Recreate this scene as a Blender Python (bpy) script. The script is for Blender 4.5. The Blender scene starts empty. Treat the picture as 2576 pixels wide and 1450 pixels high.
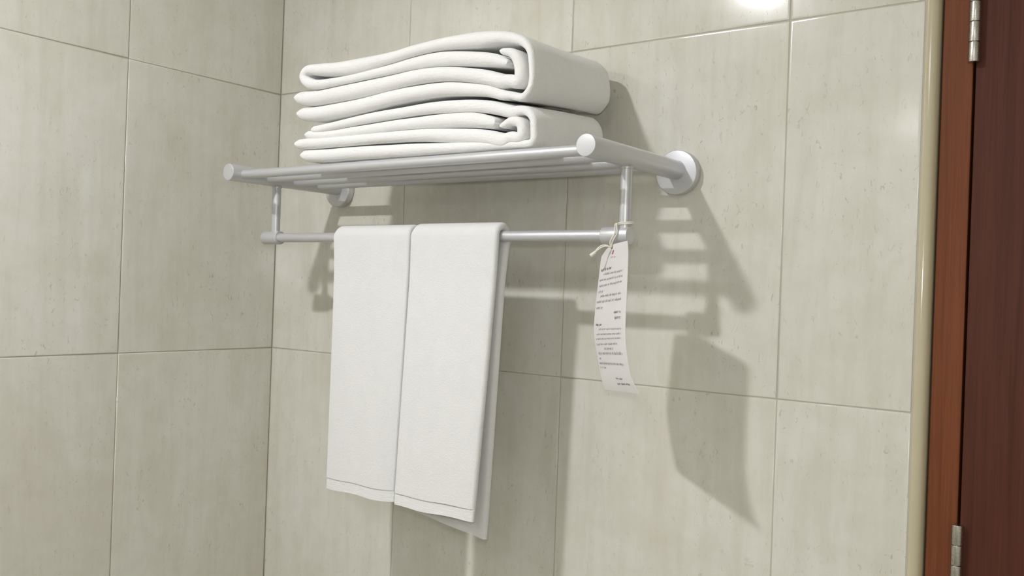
import bpy, bmesh, math, random
from mathutils import Vector, Matrix

random.seed(7)
SC = bpy.context.scene
COL = SC.collection

# ------------------------------------------------------------------ camera
cam_data = bpy.data.cameras.new('camera')
cam = bpy.data.objects.new('camera', cam_data)
COL.objects.link(cam)
cam_data.sensor_fit = 'HORIZONTAL'
cam_data.sensor_width = 36.0
cam_data.lens = 32.489
cam_data.clip_start = 0.02
_r = Vector((0.80336, 0.594421, 0.035717))
_u = Vector((-0.027983, -0.02223, 0.999361))
_f = Vector((-0.594836, 0.803846, 0.001225))
cam.matrix_world = Matrix(((_r.x, _u.x, -_f.x, 1.31763), (_r.y, _u.y, -_f.y, -1.06979),
                           (_r.z, _u.z, -_f.z, 1.6193), (0, 0, 0, 1)))
SC.camera = cam

# ------------------------------------------------------------------ world, exposure
w = bpy.data.worlds.new('world')
SC.world = w
w.use_nodes = True
w.node_tree.nodes['Background'].inputs[0].default_value = (1, 1, 1, 1)
w.node_tree.nodes['Background'].inputs[1].default_value = 0.0
SC.view_settings.view_transform = 'Standard'
SC.view_settings.look = 'None'
SC.view_settings.gamma = 1.0
SC.view_settings.use_curve_mapping = False
SC.view_settings.exposure = 0.0

# the room's lamps: recessed ceiling downlights (x, y), strength, lens radius
MAIN_LAMP = (0.425, -1.13)
LAMPS = [(MAIN_LAMP, 1120.0, 0.035), ((0.286, -3.3), 160.0, 0.042)]
LAMP_COLOUR = (1.0, 1.0, 1.04, 1)
FILL_PANEL = (1.55, -2.3, 0.30, 10.3)          # added fill light, an unseen ceiling panel: x, y, half side, strength
CEILING = 2.43

# the camera's own small flash, just above the lens
fl = bpy.data.lights.new('camera_flash', 'POINT')
fl.energy = 6.6
fl.shadow_soft_size = 0.02
fl.color = (1.0, 1.0, 1.0)
flash = bpy.data.objects.new('camera_flash', fl)
flash.location = (1.317, -1.075, 1.672)
COL.objects.link(flash)

# ------------------------------------------------------------------ helpers
def link(name, me, mat=None, parent=None):
    o = bpy.data.objects.new(name, me)
    COL.objects.link(o)
    if mat is not None and me is not None and not me.materials:
        me.materials.append(mat)
    if parent is not None:
        o.parent = parent
    return o

def from_bm(name, bm, mat, parent=None, smooth=False):
    bmesh.ops.recalc_face_normals(bm, faces=bm.faces)
    me = bpy.data.meshes.new(name)
    bm.to_mesh(me)
    bm.free()
    if smooth:
        for p in me.polygons:
            p.use_smooth = True
    return link(name, me, mat, parent)

def tag(o, label, cat, group=None):
    o['label'] = label
    o['category'] = cat
    if group:
        o['group'] = group
    return o

def thing(name, label, cat, loc=(0, 0, 0)):
    o = bpy.data.objects.new(name, None)
    COL.objects.link(o)
    o.location = loc
    o.empty_display_size = 0.05
    return tag(o, label, cat)

def add_box(bm, lo, hi, bevel=0.0, seg=2):
    m = Matrix.Translation([(a + b) / 2 for a, b in zip(lo, hi)]) @ Matrix.Diagonal([b - a for a, b in zip(lo, hi)] + [1])
    r = bmesh.ops.create_cube(bm, size=1.0, matrix=m)
    if bevel:
        es = list({e for v in r['verts'] for e in v.link_edges})
        bmesh.ops.bevel(bm, geom=es, offset=bevel, segments=seg, affect='EDGES', profile=0.5)

def add_lathe(bm, prof, origin, axis, seg=48):
    """prof: list of (distance along axis, radius); closed at both ends."""
    a = Vector(axis).normalized()
    s = a.orthogonal().normalized()
    t = a.cross(s)
    o = Vector(origin)
    rings = []
    for d, r in prof:
        if r < 1e-7:
            rings.append([bm.verts.new(o + a * d)])
        else:
            rings.append([bm.verts.new(o + a * d + (s * math.cos(2 * math.pi * k / seg) + t * math.sin(2 * math.pi * k / seg)) * r) for k in range(seg)])
    for A, B in zip(rings, rings[1:]):
        for k in range(seg):
            k2 = (k + 1) % seg
            if len(A) == 1:
                bm.faces.new((A[0], B[k], B[k2]))
            elif len(B) == 1:
                bm.faces.new((A[k], A[k2], B[0]))
            else:
                bm.faces.new((A[k], A[k2], B[k2], B[k]))
    if len(rings[0]) > 1:
        bm.faces.new(rings[0])
    if len(rings[-1]) > 1:
        bm.faces.new(rings[-1])

def rod(length, r, bev):
    """lathe profile of a rod with softly rounded rims"""
    p = [(0, 0)]
    n = 4
    for k in range(n + 1):
        a = math.pi / 2 * k / n
        p.append((bev - bev * math.cos(a) if k else 0, r - bev + bev * math.sin(a)))
    for k in range(n + 1):
        a = math.pi / 2 * (n - k) / n
        p.append((length - bev + bev * math.cos(a), r - bev + bev * math.sin(a)))
    p.append((length, 0))
    return p

def sharp_smooth(o, ang=40):
    me = o.data
    for p in me.polygons:
        p.use_smooth = True
    bm = bmesh.new()
    bm.from_mesh(me)
    for e in bm.edges:
        if len(e.link_faces) == 2 and e.calc_face_angle(0) > math.radians(ang):
            e.smooth = False
    bm.to_mesh(me)
    bm.free()
    return o

def lathe_obj(name, prof, origin, axis, mat, parent, seg=48):
    bm = bmesh.new()
    add_lathe(bm, prof, origin, axis, seg)
    return sharp_smooth(from_bm(name, bm, mat, parent))

def catmull(pts, n):
    """resample a list of tuples at n points per segment"""
    out = []
    m = len(pts)
    for i in range(m - 1):
        p0, p1, p2, p3 = pts[max(i - 1, 0)], pts[i], pts[i + 1], pts[min(i + 2, m - 1)]
        for k in range(n):
            t = k / n
            out.append(tuple(0.5 * (2 * b + (c - a) * t + (2 * a - 5 * b + 4 * c - d) * t * t + (3 * b - a - 3 * c + d) * t ** 3)
                             for a, b, c, d in zip(p0, p1, p2, p3)))
    out.append(pts[-1])
    return out

def add_tube(bm, pts, r, seg=8):
    rings = []
    n = len(pts)
    P = [Vector(p) for p in pts]
    prev = None
    for i in range(n):
        d = (P[min(i + 1, n - 1)] - P[max(i - 1, 0)]).normalized()
        s = d.orthogonal().normalized() if prev is None else (prev - d * prev.dot(d)).normalized()
        prev = s
        t = d.cross(s)
        rings.append([bm.verts.new(P[i] + (s * math.cos(2 * math.pi * k / seg) + t * math.sin(2 * math.pi * k / seg)) * r) for k in range(seg)])
    for A, B in zip(rings, rings[1:]):
        for k in range(seg):
            bm.faces.new((A[k], A[(k + 1) % seg], B[(k + 1) % seg], B[k]))
    bm.faces.new(rings[0])
    bm.faces.new(rings[-1])

# ------------------------------------------------------------------ materials
class N:
    """small wrapper over a node tree"""
    def __init__(self, name):
        self.m = bpy.data.materials.new(name)
        self.m.use_nodes = True
        self.t = self.m.node_tree
        self.b = self.t.nodes['Principled BSDF']
    def new(self, kind, **kw):
        n = self.t.nodes.new(kind)
        for k, v in kw.items():
            setattr(n, k, v)
        return n
    def set(self, node, **kw):
        for k, v in kw.items():
            node.inputs[k.replace('_', ' ')].default_value = v
    def ln(self, a, b):
        self.t.links.new(a, b)
    def mapping(self, scale=(1, 1, 1), rnd=False):
        tc = self.new('ShaderNodeTexCoord')
        src = tc.outputs['Object']
        if rnd:
            oi = self.new('ShaderNodeObjectInfo')
            mu = self.new('ShaderNodeVectorMath', operation='SCALE')
            mu.inputs[0].default_value = (13.1, 7.7, 19.3)
            self.ln(oi.outputs['Random'], mu.inputs['Scale'])
            ad = self.new('ShaderNodeVectorMath', operation='ADD')
            self.ln(src, ad.inputs[0])
            self.ln(mu.outputs[0], ad.inputs[1])
            src = ad.outputs[0]
        mp = self.new('ShaderNodeMapping')
        mp.inputs['Scale'].default_value = scale
        self.ln(src, mp.inputs['Vector'])
        return mp.outputs[0]
    def noise(self, vec, scale, detail=4, rough=0.5, dist=0.0):
        n = self.new('ShaderNodeTexNoise')
        self.ln(vec, n.inputs['Vector'])
        n.inputs['Scale'].default_value = scale
        n.inputs['Detail'].default_value = detail
        n.inputs['Roughness'].default_value = rough
        n.inputs['Distortion'].default_value = dist
        return n.outputs['Fac']
    def ramp(self, fac, stops):
        r = self.new('ShaderNodeValToRGB')
        e = r.color_ramp.elements
        while len(e) < len(stops):
            e.new(0.5)
        for el, (p, c) in zip(e, stops):
            el.position = p
            el.color = c if len(c) == 4 else (*c, 1)
        self.ln(fac, r.inputs[0])
        return r.outputs[0]
    def mix(self, a, b, fac=1.0, mode='MULTIPLY'):
        n = self.new('ShaderNodeMix', data_type='RGBA', blend_type=mode)
        for s, v in ((6, a), (7, b)):
            if isinstance(v, tuple):
                n.inputs[s].default_value = (*v, 1) if len(v) == 3 else v
            else:
                self.ln(v, n.inputs[s])
        if isinstance(fac, float):
            n.inputs[0].default_value = fac
        else:
            self.ln(fac, n.inputs[0])
        return n.outputs[2]
    def bump(self, h, strength, dist):
        b = self.new('ShaderNodeBump')
        b.inputs['Strength'].default_value = strength
        b.inputs['Distance'].default_value = dist
        self.ln(h, b.inputs['Height'])
        self.ln(b.outputs[0], self.b.inputs['Normal'])

def stone_tile(name, base, rnd=True):
    k = N(name)
    v = k.mapping(rnd=rnd)
    vs = k.mapping((5.5, 5.5, 0.9), rnd=rnd)
    vs2 = k.mapping((34, 34, 3.2), rnd=rnd)
    cloud = k.noise(v, 5.0, 6, 0.6, 0.8)
    mott = k.noise(v, 26.0, 4, 0.6, 0.5)
    streak = k.noise(vs, 2.2, 6, 0.62, 0.9)
    fine = k.noise(vs2, 2.0, 4, 0.6, 0.4)
    c = k.ramp(cloud, [(0.3, tuple(x * y for x, y in zip(base, (0.955, 0.94, 0.905)))), (0.52, base), (0.72, tuple(min(1, x * y) for x, y in zip(base, (1.03, 1.035, 1.06))))])
    c = k.mix(c, k.ramp(mott, [(0.32, (0.955, 0.952, 0.935)), (0.62, (1.0, 1.0, 1.0))]), 1.0)
    c = k.mix(c, k.ramp(streak, [(0.34, (0.93, 0.915, 0.875)), (0.52, (1, 1, 1)), (0.75, (1.0, 0.99, 0.975))]), 0.8)
    c = k.mix(c, k.ramp(fine, [(0.34, (0.955, 0.95, 0.93)), (0.55, (1, 1, 1))]), 0.8)
    # small dark fossil flecks: short upright marks, clustered
    vf = k.mapping((1.0, 1.0, 0.5), rnd=rnd)
    fl = k.noise(vf, 210.0, 2, 0.55, 0.9)
    cl = k.noise(v, 10.0, 4, 0.6, 0.5)
    flm = k.ramp(fl, [(0.635, (0, 0, 0)), (0.70, (1, 1, 1))])
    clm = k.ramp(cl, [(0.44, (0.12, 0.12, 0.12)), (0.66, (1, 1, 1))])
    m = k.mix(flm, clm, 1.0)
    fade = k.mix(m, (0.6, 0.6, 0.6), 1.0)
    c = k.mix(c, (base[0] * 0.52, base[1] * 0.52, base[2] * 0.46), fade, 'MIX')
    # hairline curved scratches
    vh = k.mapping((1.0, 1.0, 0.7), rnd=rnd)
    hn = k.noise(vh, 22.0, 2, 0.5, 2.5)
    hair = k.ramp(hn, [(0.492, (0, 0, 0)), (0.5, (1, 1, 1)), (0.508, (0, 0, 0))])
    cl2 = k.ramp(k.noise(v, 17.0, 2, 0.5), [(0.60, (0, 0, 0)), (0.68, (1, 1, 1))])
    hm = k.mix(k.mix(hair, cl2, 1.0), (0.4, 0.4, 0.4), 1.0)
    c = k.mix(c, (base[0] * 0.6, base[1] * 0.6, base[2] * 0.52), hm, 'MIX')
    if rnd:
        oi = k.new('ShaderNodeObjectInfo')
        tone = k.ramp(oi.outputs['Random'], [(0.0, (0.965, 0.965, 0.96)), (1.0, (1.0, 1.0, 1.0))])
        c = k.mix(c, tone, 1.0)
    k.ln(c, k.b.inputs['Base Color'])
    k.set(k.b, Roughness=0.13)
    k.b.inputs['Specular IOR Level'].default_value = 0.5
    k.bump(k.noise(v, 9.0, 2, 0.5), 0.05, 0.004)
    return k.m

def plain(name, col, rough=0.6, metal=0.0, spec=0.5):
    k = N(name)
    v = k.mapping()
    n = k.noise(v, 30.0, 3, 0.5)
    k.ln(k.ramp(n, [(0.3, tuple(x * 0.96 for x in col)), (0.7, col)]), k.b.inputs['Base Color'])
    k.set(k.b, Roughness=rough, Metallic=metal)
    k.b.inputs['Specular IOR Level'].default_value = spec
    return k.m

def terry(name, col, rib=None):
    k = N(name)
    v = k.mapping()
    n = k.noise(v, 620.0, 3, 0.65)
    big = k.noise(v, 60.0, 3, 0.5)
    c = k.ramp(n, [(0.3, tuple(x * 0.95 for x in col)), (0.62, col)])
    k.ln(k.mix(c, k.ramp(big, [(0.3, (0.975, 0.975, 0.975)), (0.7, (1, 1, 1))]), 1.0), k.b.inputs['Base Color'])
    k.set(k.b, Roughness=0.95)
    k.b.inputs['Specular IOR Level'].default_value = 0.1
    k.b.inputs['Sheen Weight'].default_value = 0.25
    k.b.inputs['Sheen Roughness'].default_value = 0.6
    h = n
    if rib:
        vr = k.mapping(rib)
        rn = k.noise(vr, 1.0, 2, 0.5, 0.2)
        ad = k.new('ShaderNodeMath', operation='ADD')
        k.ln(n, ad.inputs[0])
        k.ln(rn, ad.inputs[1])
        h = ad.outputs[0]
    k.bump(h, 0.55, 0.0011)
    return k.m

def satin_metal(name, col, rough, metal=0.85, grain=0.06):
    k = N(name)
    v = k.mapping()
    n = k.noise(v, 900.0, 2, 0.6)
    k.ln(k.ramp(n, [(0.3, tuple(x * 0.97 for x in col)), (0.7, col)]), k.b.inputs['Base Color'])
    k.ln(k.ramp(n, [(0.3, (rough * 0.94,) * 3), (0.7, (rough * 1.06,) * 3)]), k.b.inputs['Roughness'])
    k.set(k.b, Metallic=metal)
    k.bump(n, grain, 0.0002)
    return k.m

def wood(name, col, dark):
    k = N(name)
    v = k.mapping((60, 60, 2.2))
    v2 = k.mapping((260, 260, 6))
    a = k.noise(v, 1.6, 5, 0.6, 0.6)
    b = k.noise(v2, 2.0, 3, 0.6)
    c = k.ramp(a, [(0.28, dark), (0.5, col), (0.75, tuple(x * 1.12 for x in col))])
    c = k.mix(c, k.ramp(b, [(0.35, (0.86, 0.85, 0.84)), (0.6, (1, 1, 1))]), 1.0)
    k.ln(c, k.b.inputs['Base Color'])
    k.set(k.b, Roughness=0.45)
    k.b.inputs['Specular IOR Level'].default_value = 0.16
    k.bump(b, 0.08, 0.0004)
    return k.m

M_TILE = stone_tile('limestone_tile', (0.715, 0.706, 0.636))
M_GROUT = plain('grout', (0.50, 0.475, 0.385), 0.9)
M_WALL = plain('far_wall_tile', (0.715, 0.706, 0.636), 0.25)
M_FLOOR = plain('floor_tile', (0.45, 0.42, 0.34), 0.3)
M_CEIL = plain('ceiling_paint', (0.85, 0.84, 0.80), 0.9)
M_TRIM = plain('cream_ceramic', (0.55, 0.49, 0.34), 0.12)
M_METAL = satin_metal('satin_aluminium', (0.63, 0.635, 0.65), 0.38, 0.45)
M_STEEL = satin_metal('brushed_steel', (0.55, 0.53, 0.48), 0.28, 1.0, 0.0)
M_FRAME = wood('door_frame_wood', (0.180, 0.058, 0.024), (0.14, 0.045, 0.019))
M_DOOR = wood('door_wood', (0.092, 0.030, 0.018), (0.070, 0.023, 0.0135))
M_GAP_SHADE = plain('gap_shade', (0.015, 0.008, 0.006), 0.9)  # near-black colour standing in for the shade inside the door gap
M_TOWEL = terry('folded_terry', (0.86, 0.855, 0.835), (90, 420, 420))
M_HAND = terry('hand_terry', (0.80, 0.797, 0.785))
M_HEM = terry('hem_weave', (0.82, 0.817, 0.805), (60, 60, 900))
M_CARD = plain('tag_card', (0.80, 0.775, 0.765), 0.55)
M_INK = plain('grey_ink', (0.40, 0.39, 0.385), 0.8)
M_BOLD = plain('dark_ink', (0.27, 0.265, 0.26), 0.8)
M_RED = plain('red_ink', (0.45, 0.06, 0.07), 0.8)
M_CORD = plain('cotton_cord', (0.80, 0.77, 0.68), 0.9)
M_EYE = plain('eyelet', (0.22, 0.22, 0.20), 0.4, 0.8)
M_RING = satin_metal('lamp_ring_white', (0.85, 0.85, 0.84), 0.4, 0.0)

def emitter(name, strength):
    k = N(name)
    k.b.inputs['Base Color'].default_value = (0.8, 0.8, 0.8, 1)
    k.b.inputs['Emission Color'].default_value = LAMP_COLOUR
    k.b.inputs['Emission Strength'].default_value = strength
    return k.m

# ------------------------------------------------------------------ structure
TW, TH, GAP = 0.3073, 0.45, 0.0013
ROWS = [0.0, 0.15, 0.60, 1.05, 1.50, 1.95, 2.40, CEILING]
TRIM_X = 1.0725
ROOM_X, ROOM_Y = 2.15, -3.9

def struct(name, boxes, mat, bevel=0.0):
    bm = bmesh.new()
    for lo, hi in boxes:
        add_box(bm, lo, hi, bevel)
    o = from_bm(name, bm, mat)
    o['kind'] = 'structure'
    return o

DOOR_Y = 0.012
JAMB_X0, JAMB_X1, DOOR_X0, DOOR_X1, DOOR_TOP = 1.0885, 1.1195, 1.1222, 1.93, 2.08
wall_back = struct('wall_back', [((-0.1, 0.0011, 0), (TRIM_X + 0.0013, 0.13, CEILING)),
                                 ((JAMB_X0, 0.06, 0), (ROOM_X + 0.1, 0.13, CEILING)),
                                 ((TRIM_X + 0.0006, 0.012, DOOR_TOP + 0.045), (ROOM_X + 0.1, 0.06, CEILING)),
                                 ((DOOR_X1 + 0.045, 0.012, 0), (ROOM_X + 0.1, 0.06, DOOR_TOP + 0.045))], M_GROUT)
wall_left = struct('wall_left', [((-0.1, ROOM_Y, 0), (-0.0011, 0.0011, CEILING))], M_GROUT)
wall_right = struct('wall_right', [((ROOM_X, ROOM_Y, 0), (ROOM_X + 0.1, 0.012, CEILING))], M_WALL)
wall_front = struct('wall_front', [((-0.1, ROOM_Y - 0.1, 0), (ROOM_X + 0.1, ROOM_Y, CEILING))], M_WALL)
floor = struct('floor', [((-0.1, ROOM_Y - 0.1, -0.1), (ROOM_X + 0.1, 0.13, 0))], M_FLOOR)
ceiling = struct('ceiling', [((-0.1, ROOM_Y - 0.1, CEILING), (ROOM_X + 0.1, 0.13, CEILING + 0.1))], M_CEIL)

tile_meshes = {}
def tile_mesh(wd, ht, left):
    key = (round(wd, 4), round(ht, 4), left)
    if key not in tile_meshes:
        bm = bmesh.new()
        g = GAP / 2
        if left:
            add_box(bm, (-0.008, -wd + g, g), (0.0, -g, ht - g))
            sel = [e for e in bm.edges if all(v.co.x > -0.001 for v in e.verts)]
        else:
            add_box(bm, (g, 0.0, g), (wd - g, 0.008, ht - g))
            sel = [e for e in bm.edges if all(v.co.y < 0.001 for v in e.verts)]
        bmesh.ops.bevel(bm, geom=sel, offset=0.0011, segments=3, affect='EDGES', profile=0.5)
        bmesh.ops.recalc_face_normals(bm, faces=bm.faces)
        ax = 0 if left else 1
        front = [f for f in bm.faces if abs(f.normal[ax]) > 0.999 and abs(f.calc_center_median()[ax]) < 1e-5]
        bmesh.ops.inset_region(bm, faces=front, thickness=0.0018, use_even_offset=True)
        for f in bm.faces:
            f.smooth = True
        for e in bm.edges:
            if max(abs(v.co[ax]) for v in e.verts) > 0.0009:
                e.smooth = False
        me = bpy.data.meshes.new('tile')
        bm.to_mesh(me)
        bm.free()
        me.materials.append(M_TILE)
        tile_meshes[key] = me
    return tile_meshes[key]

for z0, z1 in zip(ROWS, ROWS[1:]):
    x = 0.0
    while x < TRIM_X - 0.01:
        x1 = min(x + TW, TRIM_X)
        o = link('tile', tile_mesh(x1 - x, z1 - z0, False), None, wall_back)
        o.location = (x, 0, z0)
        x = x1
    y = 0.0
    first = True
    while y > ROOM_Y + 0.01:
        y1 = max(y - (0.2919 if first else TW), ROOM_Y)
        first = False
        o = link('tile', tile_mesh(y - y1, z1 - z0, True), None, wall_left)
        o.location = (0, y, z0)
        y = y1

# rounded ceramic edge trim at the end of the tiled wall
bm = bmesh.new()
prof = [(TRIM_X + 0.0008, 0.012), (TRIM_X + 0.0008, 0.0006), (TRIM_X + 0.0014, 0.0)]
for k in range(0, 13):
    a = math.pi / 2 * k / 12
    prof.append((TRIM_X + 0.0040 + 0.0105 * math.sin(a), 0.0105 - 0.0105 * math.cos(a)))
prof += [(TRIM_X + 0.0145, 0.045), (TRIM_X + 0.0008, 0.045)]
lo = [bm.verts.new((px, py, 0)) for px, py in prof]
hi = [bm.verts.new((px, py, CEILING)) for px, py in prof]
n = len(prof)
for k in range(n):
    bm.faces.new((lo[k], lo[(k + 1) % n], hi[(k + 1) % n], hi[k]))
bm.faces.new(lo)
bm.faces.new(hi)
tr = sharp_smooth(from_bm('trim_1', bm, M_TRIM), 50)
tr['kind'] = 'structure'

# door frame (trim) and the door
tf = struct('trim_2', [((JAMB_X0, DOOR_Y, 0), (JAMB_X1, 0.058, DOOR_TOP + 0.04)),
                       ((DOOR_X1 + 0.003, DOOR_Y, 0), (DOOR_X1 + 0.043, 0.058, DOOR_TOP + 0.04)),
                       ((JAMB_X1, DOOR_Y, DOOR_TOP + 0.003), (DOOR_X1 + 0.003, 0.058, DOOR_TOP + 0.04))], M_FRAME, 0.0012)
dr = struct('door_1', [((DOOR_X0, DOOR_Y, 0.006), (DOOR_X1, 0.052, DOOR_TOP))], M_DOOR, 0.0012)
gp = struct('gap_shade_sheet', [((JAMB_X1 - 0.002, 0.0535, 0), (DOOR_X1 + 0.004, 0.0598, DOOR_TOP + 0.004))], M_GAP_SHADE)  # near-black sheet behind the door, painting the shade in its gaps

def hinge(zc, n=5, seg_h=0.0215):
    z0 = zc - n * seg_h / 2
    h = lathe_obj('hinge', rod(n * seg_h - 0.002, 0.0042, 0.0006), (0.5 * (JAMB_X1 + DOOR_X0), 0.0058, z0 + 0.001), (0, 0, 1), M_STEEL, dr, 24)
    h['label'] = 'brushed steel butt hinge'
    for k in range(n):
        lathe_obj('knuckle', rod(seg_h - 0.0005, 0.0058, 0.0005), (0.5 * (JAMB_X1 + DOOR_X0), 0.0058, z0 + k * seg_h), (0, 0, 1), M_STEEL, h, 32)
hinge(1.878 + 2.5 * 0.0215)
hinge(1.3865 - 2.5 * 0.0215)

# ------------------------------------------------------------------ ceiling lamps, added fill panel
LABELS = ['round recessed ceiling downlight in front of the towel rack, the nearest to the tiled wall',
          'round recessed ceiling downlight far behind the camera, beside the left wall']
for ((lx, ly), strength, rad), lab in zip(LAMPS, LABELS):
    t = thing('ceiling_light', lab, 'ceiling light', (lx, ly, CEILING))
    lathe_obj('trim_ring', [(0.0, rad + 0.001), (0.006, rad + 0.003), (0.006, rad + 0.012), (0.0, rad + 0.018)][::1], (0, 0, 0), (0, 0, -1), M_RING, t)
    bm = bmesh.new()
    add_lathe(bm, [(0.0065, 0), (0.0065, rad), (0.004, rad + 0.0005), (0.004, 0)], (0, 0, 0), (0, 0, -1), 32)
    from_bm('lamp_lens', bm, emitter('lamp_glow', strength), t)

x, y, s, strength = FILL_PANEL  # unseen panel added to lift the ambient light and soften shadows
t = thing('ceiling_light', 'added square fill light panel, unseen on the ceiling behind the camera, on the door side', 'ceiling light', (x, y, CEILING))
bm = bmesh.new()
for lo, hi in (((-s - .02, -s - .02, -.012), (s + .02, -s, 0)), ((-s - .02, s, -.012), (s + .02, s + .02, 0)),
               ((-s - .02, -s, -.012), (-s, s, 0)), ((s, -s, -.012), (s + .02, s, 0))):
    add_box(bm, lo, hi)
from_bm('frame', bm, M_RING, t)
bm = bmesh.new()
add_box(bm, (-s, -s, -.010), (s, s, -.002))
from_bm('diffuser', bm, emitter('fill_panel_glow', strength), t)

# ------------------------------------------------------------------ towel rack
ARM_Z, ARM_R, ARM_Y = 1.7771, 0.0124, -0.2278
XL, XR = 0.1671, 0.7860
RAIL_Y = [-0.2073, -0.1598, -0.1080, -0.0600]
BAR_Y, BAR_Z = -0.137, 1.6858
rack = thing('towel_rack', 'satin aluminium rack with railed shelf and towel bar fixed to the tiled wall', 'towel rack', (0.4765, 0, 1.70))
rack_parts = []
def rp(o):
    o.location = -rack.location
    return o
for ax in (XL, XR):
    a = rp(lathe_obj('arm', rod(-ARM_Y - 0.012, ARM_R, 0.0008), (ax, ARM_Y, ARM_Z), (0, 1, 0), M_METAL, rack, 64))
    rp(lathe_obj('wall_flange', rod(0.0125, 0.0282, 0.0012), (ax, -0.0005, ARM_Z - 0.003), (0, -1, 0), M_METAL, rack, 64))
for y in RAIL_Y:
    rp(lathe_obj('shelf_rail', rod(XR - XL, 0.0066, 0.0004), (XL, y, 1.7752), (1, 0, 0), M_METAL, rack, 40))
for ax in (XL, XR):
    rp(lathe_obj('post', rod(ARM_Z - 0.010 - BAR_Z, 0.0067, 0.0004), (ax, BAR_Y, BAR_Z), (0, 0, 1), M_METAL, rack, 40))
    rp(lathe_obj('post_collar', rod(0.003, 0.0075, 0.0006), (ax, BAR_Y, ARM_Z - 0.0145), (0, 0, 1), M_METAL, rack, 40))
rp(lathe_obj('towel_bar', rod(0.632, 0.0070, 0.0004), (0.152, BAR_Y, BAR_Z), (1, 0, 0), M_METAL, rack, 40))
rp(lathe_obj('bar_sleeve', rod(0.0355, 0.0103, 0.0008), (0.1437, BAR_Y, BAR_Z), (1, 0, 0), M_METAL, rack, 48))
rp(lathe_obj('bar_sleeve', rod(0.0358, 0.0103, 0.0008), (0.7580, BAR_Y, BAR_Z), (1, 0, 0), M_METAL, rack, 48))

# ------------------------------------------------------------------ folded towels on the shelf
UPPER_OUTER = [(0.6575,1.8826,0.0051),(0.6332,1.8895,0.0084),(0.5832,1.8965,0.0093),(0.5484,1.8993,0.0092),(0.5125,1.8983,0.0082),(0.4755,1.8945,0.0067),(0.4174,1.8896,0.0055),(0.3767,1.8875,0.0057),(0.343,1.8871,0.0067),(0.3233,1.891,0.0071),(0.3134,1.9006,0.006),(0.3202,1.9101,0.0062),(0.3419,1.9093,0.0082),(0.3758,1.9069,0.0095),(0.4166,1.9066,0.0101),(0.4748,1.9097,0.0077),(0.5118,1.9142,0.0071),(0.5476,1.9164,0.0073),(0.5822,1.9162,0.0086),(0.6158,1.9154,0.0097),(0.6462,1.9134,0.0079),(0.6659,1.9098,0.0068),(0.6815,1.9037,0.0057),(0.6921,1.892,0.0044),(0.696,1.8728,0.0041),(0.6964,1.8562,0.0041),(0.6928,1.8461,0.0046),(0.683,1.8391,0.0049),(0.6675,1.8426,0.0049),(0.6544,1.8442,0.0064),(0.6268,1.8523,0.0076),(0.5677,1.8598,0.0093),(0.5144,1.8599,0.0097),(0.4773,1.8573,0.0099),(0.4193,1.8508,0.0106),(0.3429,1.8481,0.0106),(0.3157,1.8492,0.0097)]
UPPER_INNER = [(0.3112,1.8714,0.01),(0.3439,1.8695,0.0104),(0.4182,1.8726,0.0111),(0.4764,1.8775,0.0101),(0.5134,1.88,0.0097),(0.5493,1.8802,0.0093),(0.584,1.8769,0.0089),(0.626,1.869,0.009),(0.6505,1.8614,0.0089),(0.6642,1.8604,0.0078),(0.6771,1.858,0.0078),(0.6798,1.8683,0.0078),(0.6774,1.8811,0.0072),(0.6693,1.8915,0.0057),(0.6575,1.895,0.0042)]
LOWER_OUTER = [(0.3418,1.8279,0.0063),(0.3588,1.829,0.0067),(0.4398,1.8369,0.0078),(0.5153,1.8408,0.0082),(0.5685,1.8411,0.0083),(0.6275,1.8362,0.0081),(0.6678,1.8264,0.0076),(0.6759,1.8272,0.0062),(0.6893,1.8253,0.0054),(0.6988,1.8165,0.0049),(0.7009,1.8018,0.0046),(0.7008,1.7904,0.0046),(0.6955,1.7834,0.0046),(0.683,1.7816,0.0046),(0.6381,1.7794,0.0058),(0.571,1.7867,0.0067),(0.5177,1.7895,0.0081),(0.4806,1.7904,0.0084),(0.4223,1.7908,0.009),(0.3607,1.7909,0.009),(0.323,1.7925,0.0084)]
LOWER_M2 = [(0.3313,1.8208,0.0064),(0.3593,1.819,0.007),(0.4406,1.8215,0.007),(0.5161,1.8234,0.0077),(0.5694,1.8229,0.009),(0.6118,1.8197,0.0091),(0.6414,1.8143,0.007)]
LOWER_M3 = [(0.3134,1.8089,0.0073),(0.3384,1.8089,0.0076),(0.4412,1.8077,0.007),(0.5169,1.8068,0.0077),(0.5703,1.8035,0.009),(0.6292,1.7969,0.0097),(0.6568,1.7893,0.0095),(0.6696,1.7945,0.0073),(0.6824,1.7936,0.0067),(0.6858,1.8028,0.0062),(0.6817,1.8115,0.0057),(0.6701,1.8139,0.0052),(0.6599,1.8099,0.0037)]
TAG_L = [(0.7686, -0.139, 1.676), (0.7581, -0.131, 1.6704), (0.7471, -0.122, 1.6633), (0.7447, -0.122, 1.6409), (0.7428, -0.122, 1.6205), (0.7409, -0.122, 1.5981), (0.7402, -0.122, 1.5766), (0.7432, -0.122, 1.5564), (0.7492, -0.121, 1.5297), (0.7531, -0.121, 1.5159), (0.7573, -0.12, 1.5053)]
TAG_R = [(0.8126, -0.177, 1.6772), (0.8133, -0.177, 1.6719), (0.814, -0.177, 1.6658), (0.8143, -0.177, 1.6465), (0.8141, -0.177, 1.6277), (0.814, -0.177, 1.6053), (0.8138, -0.177, 1.5843), (0.8152, -0.177, 1.5634), (0.8208, -0.177, 1.535), (0.8258, -0.177, 1.5223), (0.8331, -0.177, 1.5104)]
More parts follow.
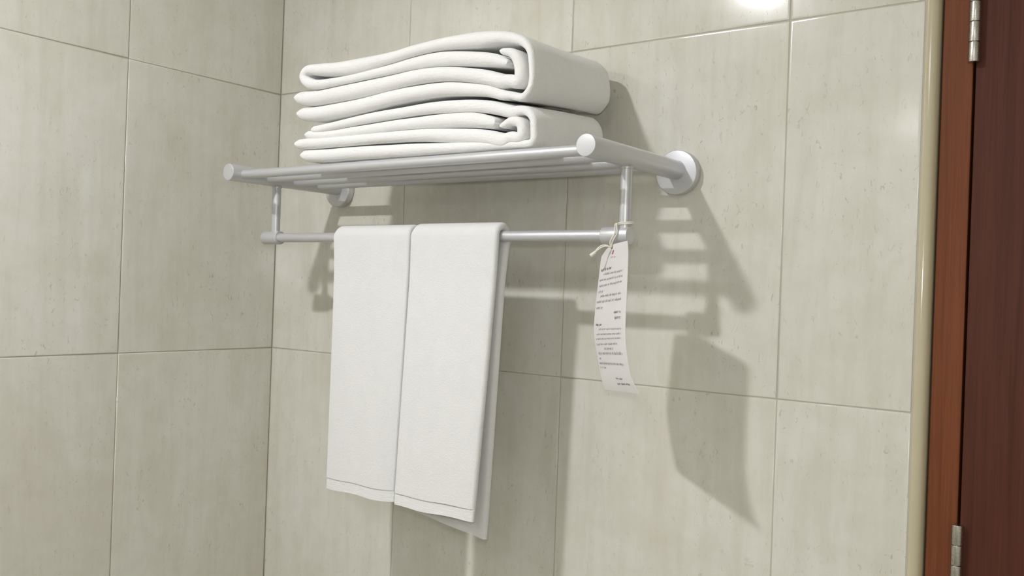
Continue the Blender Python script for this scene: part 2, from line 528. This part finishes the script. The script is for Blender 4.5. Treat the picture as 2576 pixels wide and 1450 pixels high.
LINES = [(0.39, 2.22, 0.567, 2.22, 1, 0), (0.072, 2.786, 0.451, 2.76, 2, 1), (0.165, 3.026, 0.859, 3.046, 1, 1), (0.055, 3.34, 0.844, 3.366, 1, 1), (0.065, 3.694, 0.841, 3.686, 1, 1), (0.061, 4.04, 0.229, 4.04, 1, 1), (0.147, 4.274, 0.823, 4.326, 1, 1), (0.039, 4.56, 0.845, 4.612, 1, 1), (0.047, 4.88, 0.267, 4.906, 1, 1), (0.642, 5.24, 0.851, 5.26, 2, 0), (0.676, 5.546, 0.859, 5.56, 2, 0), (0.075, 5.814, 0.263, 5.82, 2, 0), (0.173, 6.074, 0.879, 6.174, 0, 0), (0.077, 6.36, 0.875, 6.446, 0, 0), (0.063, 6.634, 0.871, 6.7, 0, 0), (0.061, 6.934, 0.741, 6.966, 0, 0), (0.301, 7.146, 0.605, 7.166, 0, 0), (0.081, 7.334, 0.873, 7.366, 0, 0), (0.08, 7.54, 0.137, 7.54, 0, 0), (0.053, 7.734, 0.867, 7.754, 0, 0), (0.052, 7.94, 0.249, 7.94, 0, 0), (0.509, 8.72, 0.72, 8.772, 2, 0), (0.503, 9.22, 0.884, 9.206, 2, 0)]

# the lower towel bears on the rails; the upper one on the lower
LOWER_OUTER = [(x, max(z + 0.0015, 1.7835 + h) if k > 9 else z, h * (0.84 if k < 4 else 0.95 if k < 10 else 1)) for k, (x, z, h) in enumerate(LOWER_OUTER)]
LOWER_M2 = [(x, z + 0.0008, h) for x, z, h in LOWER_M2]
LOWER_M3 = [(x, max(z + 0.0015, 1.7835 + h), h) for x, z, h in LOWER_M3]
UPPER_OUTER = [(x, z + 0.0026, h * (0.96 if k > 24 else 1)) for k, (x, z, h) in enumerate(UPPER_OUTER)]
UPPER_INNER = [(x, z + 0.0026, h) for x, z, h in UPPER_INNER]


def smooth_noise(seed):
    r = random.Random(seed)
    ph = [(r.uniform(8, 45), r.uniform(0, 6.28), r.uniform(0.3, 1.0)) for _ in range(6)]
    s = sum(a for _, _, a in ph)
    return lambda t: sum(a * math.sin(f * t + p) for f, p, a in ph) / s

def add_fold(bm, path, yf, yb, seed, amp=0.0025, sub=7):
    """one thick ply of towelling: its fold line (x, z, half thickness) swept in depth"""
    pts = catmull(path, sub)
    # rounded lips at both ends of the ply
    def lip(p, q):
        d = Vector((p[0] - q[0], p[1] - q[1])).normalized()
        h = p[2]
        return [(p[0] + d.x * h * s, p[1] + d.y * h * s, h * math.sqrt(max(0.02, 1 - s * s))) for s in (0.3, 0.55, 0.75, 0.9, 0.97, 0.995)]
    pts = lip(pts[0], pts[1])[::-1] + pts + lip(pts[-1], pts[-2])
    nz, nz2, nz3 = smooth_noise(seed), smooth_noise(seed + 50), smooth_noise(seed + 90)
    rings, s = [], 0.0
    m = len(pts)
    NC, NS = 7, 9
    for i, (x, z, h) in enumerate(pts):
        a, b = pts[max(i - 1, 0)], pts[min(i + 1, m - 1)]
        t = Vector((b[0] - a[0], b[1] - a[1]))
        if t.length < 1e-9:
            t = Vector((1, 0))
        t.normalize()
        nx, nzz = -t.y, t.x
        if i:
            s += math.hypot(x - pts[i - 1][0], z - pts[i - 1][1])
        f = yf + (x - 0.32) / 0.39 * 0.0115 + amp * nz(s)
        bk = yb + amp * nz2(s)
        ring = []
        sec = []
        for k in range(NC + 1):                       # front rounded lip
            an = -math.pi / 2 + math.pi * k / NC
            sec.append((h * math.sin(an), f + h - h * math.cos(an)))
        for k in range(1, NS):
            u = k / NS
            sec.append((h, (f + h) * (1 - u) + (bk - h) * u))
        for k in range(NC + 1):
            an = math.pi / 2 - math.pi * k / NC
            sec.append((h * math.sin(an), bk - h + h * math.cos(an)))
        for k in range(1, NS):
            u = k / NS
            sec.append((-h, (bk - h) * (1 - u) + (f + h) * u))
        for off, y in sec:
            wob = 0.0005 * math.sin(31 * y + 9 * s + seed) + 0.0004 * nz3(s * 2 + y * 5)
            zz = z + nzz * (off + wob)
            rise = 0.016 * min(1, max(0, (zz - 1.786) / 0.055)) - 0.011 * min(1, max(0, (zz - 1.845) / 0.075))
            zz += rise * min(1, max(0, (y + 0.215) / 0.165))      # the folds are fuller towards the wall
            ring.append(bm.verts.new((x + nx * (off + wob), y, zz)))
        rings.append(ring)
    c = len(rings[0])
    for A, B in zip(rings, rings[1:]):
        for k in range(c):
            bm.faces.new((A[k], A[(k + 1) % c], B[(k + 1) % c], B[k]))
    bm.faces.new(rings[0])
    bm.faces.new(rings[-1])

def folded_towel(plies, label):
    bm = bmesh.new()
    for path, yf, yb, seed in plies:
        add_fold(bm, path, yf, yb, seed)
    o = from_bm('folded_towel', bm, M_TOWEL, smooth=True)
    return tag(o, label, 'towel', None)

folded_towel([(LOWER_OUTER, -0.220, -0.054, 3), (LOWER_M2, -0.221, -0.095, 4), (LOWER_M3, -0.222, -0.095, 5)],
             'thick folded white bath towel lying on the metal shelf rails, under the other folded towel')
folded_towel([(UPPER_OUTER, -0.221, -0.036, 8), (UPPER_INNER, -0.223, -0.09, 9)],
             'thick folded white bath towel on top of the stack on the rack')

# ------------------------------------------------------------------ hand towels over the bar
def hanging(name, label, xl_top, xl_bot, xr_top, xr_bot, zf, zb, y_in, half, seed, curl=(0, 0), back=None, dy=0.0, tilt=0.0):
    """sheet draped over the bar; front hem at zf, back hem at zb"""
    R = 0.0070 + half + 0.0005
    path = []                                  # (y, z, side) from the front hem over the bar to the back hem
    nf = 46
    for k in range(nf + 1):
        z = zf + (BAR_Z - zf) * k / nf
        path.append((BAR_Y - R, z))
    for k in range(1, 12):
        a = math.pi * k / 12
        path.append((BAR_Y - R * math.cos(a), BAR_Z + R * math.sin(a)))
    for k in range(nf + 1):
        z = BAR_Z + (zb - BAR_Z) * k / nf
        path.append((BAR_Y + R, z))
    m = len(path)
    NX, NC = 22, 8
    nz = smooth_noise(seed)
    def section(i, hs):
        y, z = path[i]
        a, b = path[max(i - 1, 0)], path[min(i + 1, m - 1)]
        t = Vector((b[0] - a[0], b[1] - a[1])).normalized()
        n = Vector((-t.y, t.x))                # outward from the bar
        if i <= nf:
            n = Vector((-1, 0))
        elif i >= m - nf - 1:
            n = Vector((1, 0))
        down = max(0.0, (BAR_Z - z) / (BAR_Z - (zf if i < m / 2 else zb)))
        front = i < m / 2
        e = down ** 0.9
        L = xl_top + (xl_bot - xl_top) * e
        Rr = xr_top + (xr_bot - xr_top) * e
        if not front and back:
            L = xl_top + (back[0] - xl_top) * e
            Rr = xr_top + (back[1] - xr_top) * e
        if down == 0.0:                        # soft shoulders where the cloth rounds the bar
            k = abs(z - BAR_Z) / R
            L += 0.0035 * k
            Rr -= 0.0005 * k
        h = half * hs
        y -= n.x * (0.0034 if i < m / 2 else 0.0052) * min(1.0, max(0.0, (BAR_Z - z) / 0.06)) ** 0.7
        pts = []
        sec = []
        for k in range(NX + 1):
            u = k / NX
            sec.append((h, L + h + (Rr - L - 2 * h) * u, u))
        for k in range(1, NC):
            an = math.pi / 2 - math.pi * k / NC
            sec.append((h * math.sin(an), Rr - h + h * math.cos(an), 1.0))
        for k in range(NX + 1):
            u = 1 - k / NX
            sec.append((-h, L + h + (Rr - L - 2 * h) * u, u))
        for k in range(1, NC):
            an = -math.pi / 2 - math.pi * k / NC
            sec.append((h * math.sin(an), L + h + h * math.cos(an), 0.0))
        for off, x, u in sec:
            wave = down * (0.0018 * math.sin(5.2 * u + seed) + 0.001 * math.sin(11 * u + 2 * seed)) * min(1, down * 2)
            if front:
                inward = curl[0] * max(0, 1 - u / 0.22) ** 2 + curl[1] * max(0, (u - 0.78) / 0.22) ** 2
                inward *= min(1.0, down * 2.5) * (0.35 + 0.65 * down)
                yy = y + n.x * off + wave * 0.6 + inward + dy * down
            else:
                yy = y + n.x * off + wave * 0.5
            dz = 0.0
            if not front:
                dz = tilt * (1 - u) * down
            if i < 6:
                dz = (0.0008 * math.sin(9 * u + seed * 3)) * (1 - i / 6)
            pts.append(Vector((x, yy, z + n.y * off + dz)))
        return pts
    def build(nm, i0, i1, mat, hs, parent=None):
        bm = bmesh.new()
        rings = []
        idx = list(range(i0, i1 + 1))
        for j, i in enumerate(idx):
            rings.append([bm.verts.new(v) for v in section(i, hs)])
        c = len(rings[0])
        for A, B in zip(rings, rings[1:]):
            for k in range(c):
                bm.faces.new((A[k], A[(k + 1) % c], B[(k + 1) % c], B[k]))
        bm.faces.new(rings[0])
        bm.faces.new(rings[-1])
        return sharp_smooth(from_bm(nm, bm, mat, parent), 60)
    hem_n = 2
    body = build(name, hem_n, m - 1 - hem_n, M_HAND, 1.0)
    tag(body, label, 'towel')
    build('hem', 0, hem_n, M_HEM, 0.66, body)
    build('hem', m - 1 - hem_n, m - 1, M_HEM, 0.66, body)
    return body

hanging('hand_towel', 'white hand towel hung over the bar on the left, nearer the tiled corner',
        0.3140, 0.3240, 0.4635, 0.4545, 1.3255, 1.330, 0, 0.0046, 1.3, (0.001, 0.005), (0.318, 0.453), -0.012)
hanging('hand_towel', 'white hand towel hung over the bar on the right, nearer the dangling paper tag',
        0.4655, 0.4660, 0.6130, 0.5985, 1.3265, 1.297, 0, 0.0052, 2.6, (0.0, 0.003), (0.472, 0.595), -0.018, 0.016)

# ------------------------------------------------------------------ paper tag on its cord
htag = thing('hang_tag', 'long white printed paper tag tied with cord to the right end of the towel bar', 'tag', (0.79, -0.15, 1.68))
def hp(o):
    o.location = -htag.location
    return o
TL = [Vector(p) - Vector((0, 0, 0.0012)) for p in TAG_L]
TR = [Vector(p) for p in TAG_R]
def surf(u, t):
    t = min(max(t, 0.0), len(TL) - 1.001)
    i = int(t)
    k = t - i
    j0, j3 = max(i - 1, 0), min(i + 2, len(TL) - 1)
    def cr(P):
        a, b, c, d = P[j0], P[i], P[i + 1], P[j3]
        if i < 2:
            return b.lerp(c, k)
        return 0.5 * (2 * b + (c - a) * k + (2 * a - 5 * b + 4 * c - d) * k * k + (3 * b - a - 3 * c + d) * k ** 3)
    return cr(TL).lerp(cr(TR), u)
NRM = (TR[5] - TL[5]).cross(Vector((0, 0, 1))).normalized()     # towards the room
if NRM.y > 0:
    NRM = -NRM
bm = bmesh.new()
rows = [k / 3 for k in range(0, 31)]
rows[-1] = 9.998
NU = 6
grid = [[bm.verts.new(surf(u / NU, t) + NRM * off) for u in range(NU + 1)] for off in (0.0, -0.0005) for t in rows]
F, B = grid[:len(rows)], grid[len(rows):]
for i in range(len(rows) - 1):
    for u in range(NU):
        bm.faces.new((F[i][u], F[i][u + 1], F[i + 1][u + 1], F[i + 1][u]))
        bm.faces.new((B[i][u], B[i + 1][u], B[i + 1][u + 1], B[i][u + 1]))
    bm.faces.new((F[i][0], F[i + 1][0], B[i + 1][0], B[i][0]))
    bm.faces.new((F[i][NU], B[i][NU], B[i + 1][NU], F[i + 1][NU]))
for u in range(NU):
    bm.faces.new((F[0][u], B[0][u], B[0][u + 1], F[0][u + 1]))
    bm.faces.new((F[-1][u], F[-1][u + 1], B[-1][u + 1], B[-1][u]))
card = hp(sharp_smooth(from_bm('card', bm, M_CARD, htag), 40))

def stroke(bm, a, b, wd):
    """thin flat ink stroke lying on the card between (u, t) points"""
    def at(p):
        return surf(p[0], p[1]) + NRM * 0.00025
    A, Bv = at(a), at(b)
    d = (Bv - A)
    if d.length < 1e-6:
        return
    s = d.cross(NRM).normalized() * wd / 2
    bm.faces.new([bm.verts.new(v) for v in (A - s, Bv - s, Bv + s, A + s)])

rg = random.Random(11)
def glyph(bm, u, t, cw, ch, wd, slant):
    """one illegible letter: a few strokes in a cell cw x ch above the base line"""
    kind = rg.random()
    tall = 1.45 if kind < 0.25 else (1.0 if kind < 0.9 else 0.9)
    drop = 0.45 if kind > 0.9 else 0.0
    def q(x, y):
        return (u + cw * x + slant * y * cw, t - ch * y)
    k = rg.randint(0, 4)
    stroke(bm, q(0.1, -drop), q(0.1, tall), wd)
    if k == 0:
        stroke(bm, q(0.1, 0.95), q(0.7, 0.9), wd); stroke(bm, q(0.7, 0.9), q(0.7, 0.0), wd)
    elif k == 1:
        stroke(bm, q(0.1, 0.05), q(0.7, 0.05), wd); stroke(bm, q(0.7, 0.95), q(0.7, 0.0), wd)
    elif k == 2:
        stroke(bm, q(0.1, 0.95), q(0.7, 0.55), wd); stroke(bm, q(0.7, 0.55), q(0.1, 0.05), wd)
    elif k == 3:
        stroke(bm, q(0.1, 0.5), q(0.7, 0.55), wd); stroke(bm, q(0.1, 0.05), q(0.7, 0.1), wd)
    else:
        stroke(bm, q(0.1, 0.9), q(0.6, 0.95), wd)

row_h = sum((TL[i] - TL[i + 1]).length for i in range(2, 9)) / 7
wide = (TR[5] - TL[5]).length
inks = {0: bmesh.new(), 1: bmesh.new(), 2: bmesh.new()}
for (u0, t0, u1, t1, wgt, italic) in LINES:
    bmx = inks[wgt]
    letter = {0: 0.00165, 1: 0.0021, 2: 0.0021}[wgt]
    height = {0: 0.0017, 1: 0.0021, 2: 0.0022}[wgt] / row_h
    wd = {0: 0.00042, 1: 0.00048, 2: 0.00075}[wgt]
    cw = letter / wide
    n = max(2, int((u1 - u0) / cw))
    left = rg.randint(2, 7)
    for k in range(n):
        left -= 1
        if left == 0 and k < n - 1:
            left = rg.randint(3, 9)
            continue
        f = k / n
        glyph(bmx, u0 + (u1 - u0) * f, t0 + (t1 - t0) * f + 0.5 * height, cw, height, wd, 0.35 if italic else 0.0)
for kk, mt in ((0, M_INK), (1, M_INK), (2, M_BOLD)):
    o = from_bm('printed_text', inks[kk], mt, card)
    o['kind'] = 'stuff'
bm = bmesh.new()
for k in range(3):
    stroke(bm, (0.40 + 0.015 * k, 1.32), (0.425 + 0.012 * k, 2.0), 0.0009)
from_bm('emblem', bm, M_RED, card)['label'] = 'small red printed emblem'

# eyelet hole reinforcement and the cord
HOLE = surf(0.259, 0.7)
bm = bmesh.new()
add_lathe(bm, [(0.0, 0.0), (0.0, 0.0021), (0.0004, 0.0019), (0.0004, 0.0)], HOLE + NRM * 0.0001, NRM, 20)
hp(from_bm('eyelet', bm, M_EYE, htag))

bm = bmesh.new()
CR = 0.00075
px, py = XR, BAR_Y
ring = []
for turn in range(2):
    pts = []
    for k in range(25):
        a = -2.4 + 2 * math.pi * k / 24
        rr = 0.0067 + CR + 0.0004
        pts.append((px + (rr + (0.003 if -0.9 < math.sin(a) and math.cos(a) > 0.6 else 0)) * math.cos(a), py + rr * math.sin(a), BAR_Z + 0.0128 + 0.0016 * turn + 0.0006 * math.cos(a)))
    add_tube(bm, pts, CR)
cord = None
KN = Vector((px - 0.0058, py - 0.0060, BAR_Z + 0.0135))
for dx in (-0.0012, 0.0018):
    pts = [KN, KN + Vector((-0.0005 + dx * .5, -0.004, -0.0015)), Vector((0.7810 + dx, BAR_Y - 0.0117, BAR_Z + 0.003)),
           Vector((0.7778 + dx, BAR_Y - 0.0121, BAR_Z - 0.004)), Vector((HOLE.x + dx * .9, BAR_Y - 0.0110, HOLE.z + 0.005)), HOLE + NRM * 0.0008]
    add_tube(bm, catmull([tuple(p) for p in pts], 5), CR)
for dz in (0.0, 0.0022):
    pts = [HOLE + NRM * 0.001, HOLE + Vector((-0.005, -0.006, 0.0012 + dz * .5)), Vector((0.7620, -0.1500, 1.6705 + dz)), Vector((0.7560, -0.1510, 1.6660 + dz * .4))]
    add_tube(bm, catmull([tuple(p) for p in pts], 5), CR)
cord = hp(from_bm('cord', bm, M_CORD, htag, True))
bm = bmesh.new()
add_lathe(bm, [(0, 0), (0.0008, 0.0014), (0.0025, 0.0019), (0.0045, 0.0017), (0.0065, 0.0021), (0.0078, 0.0022), (0.0078, 0)], (0.7565, -0.1508, 1.6665), (-0.75, -0.1, -0.62), 14)
knot = from_bm('knot', bm, M_CORD, cord, True)
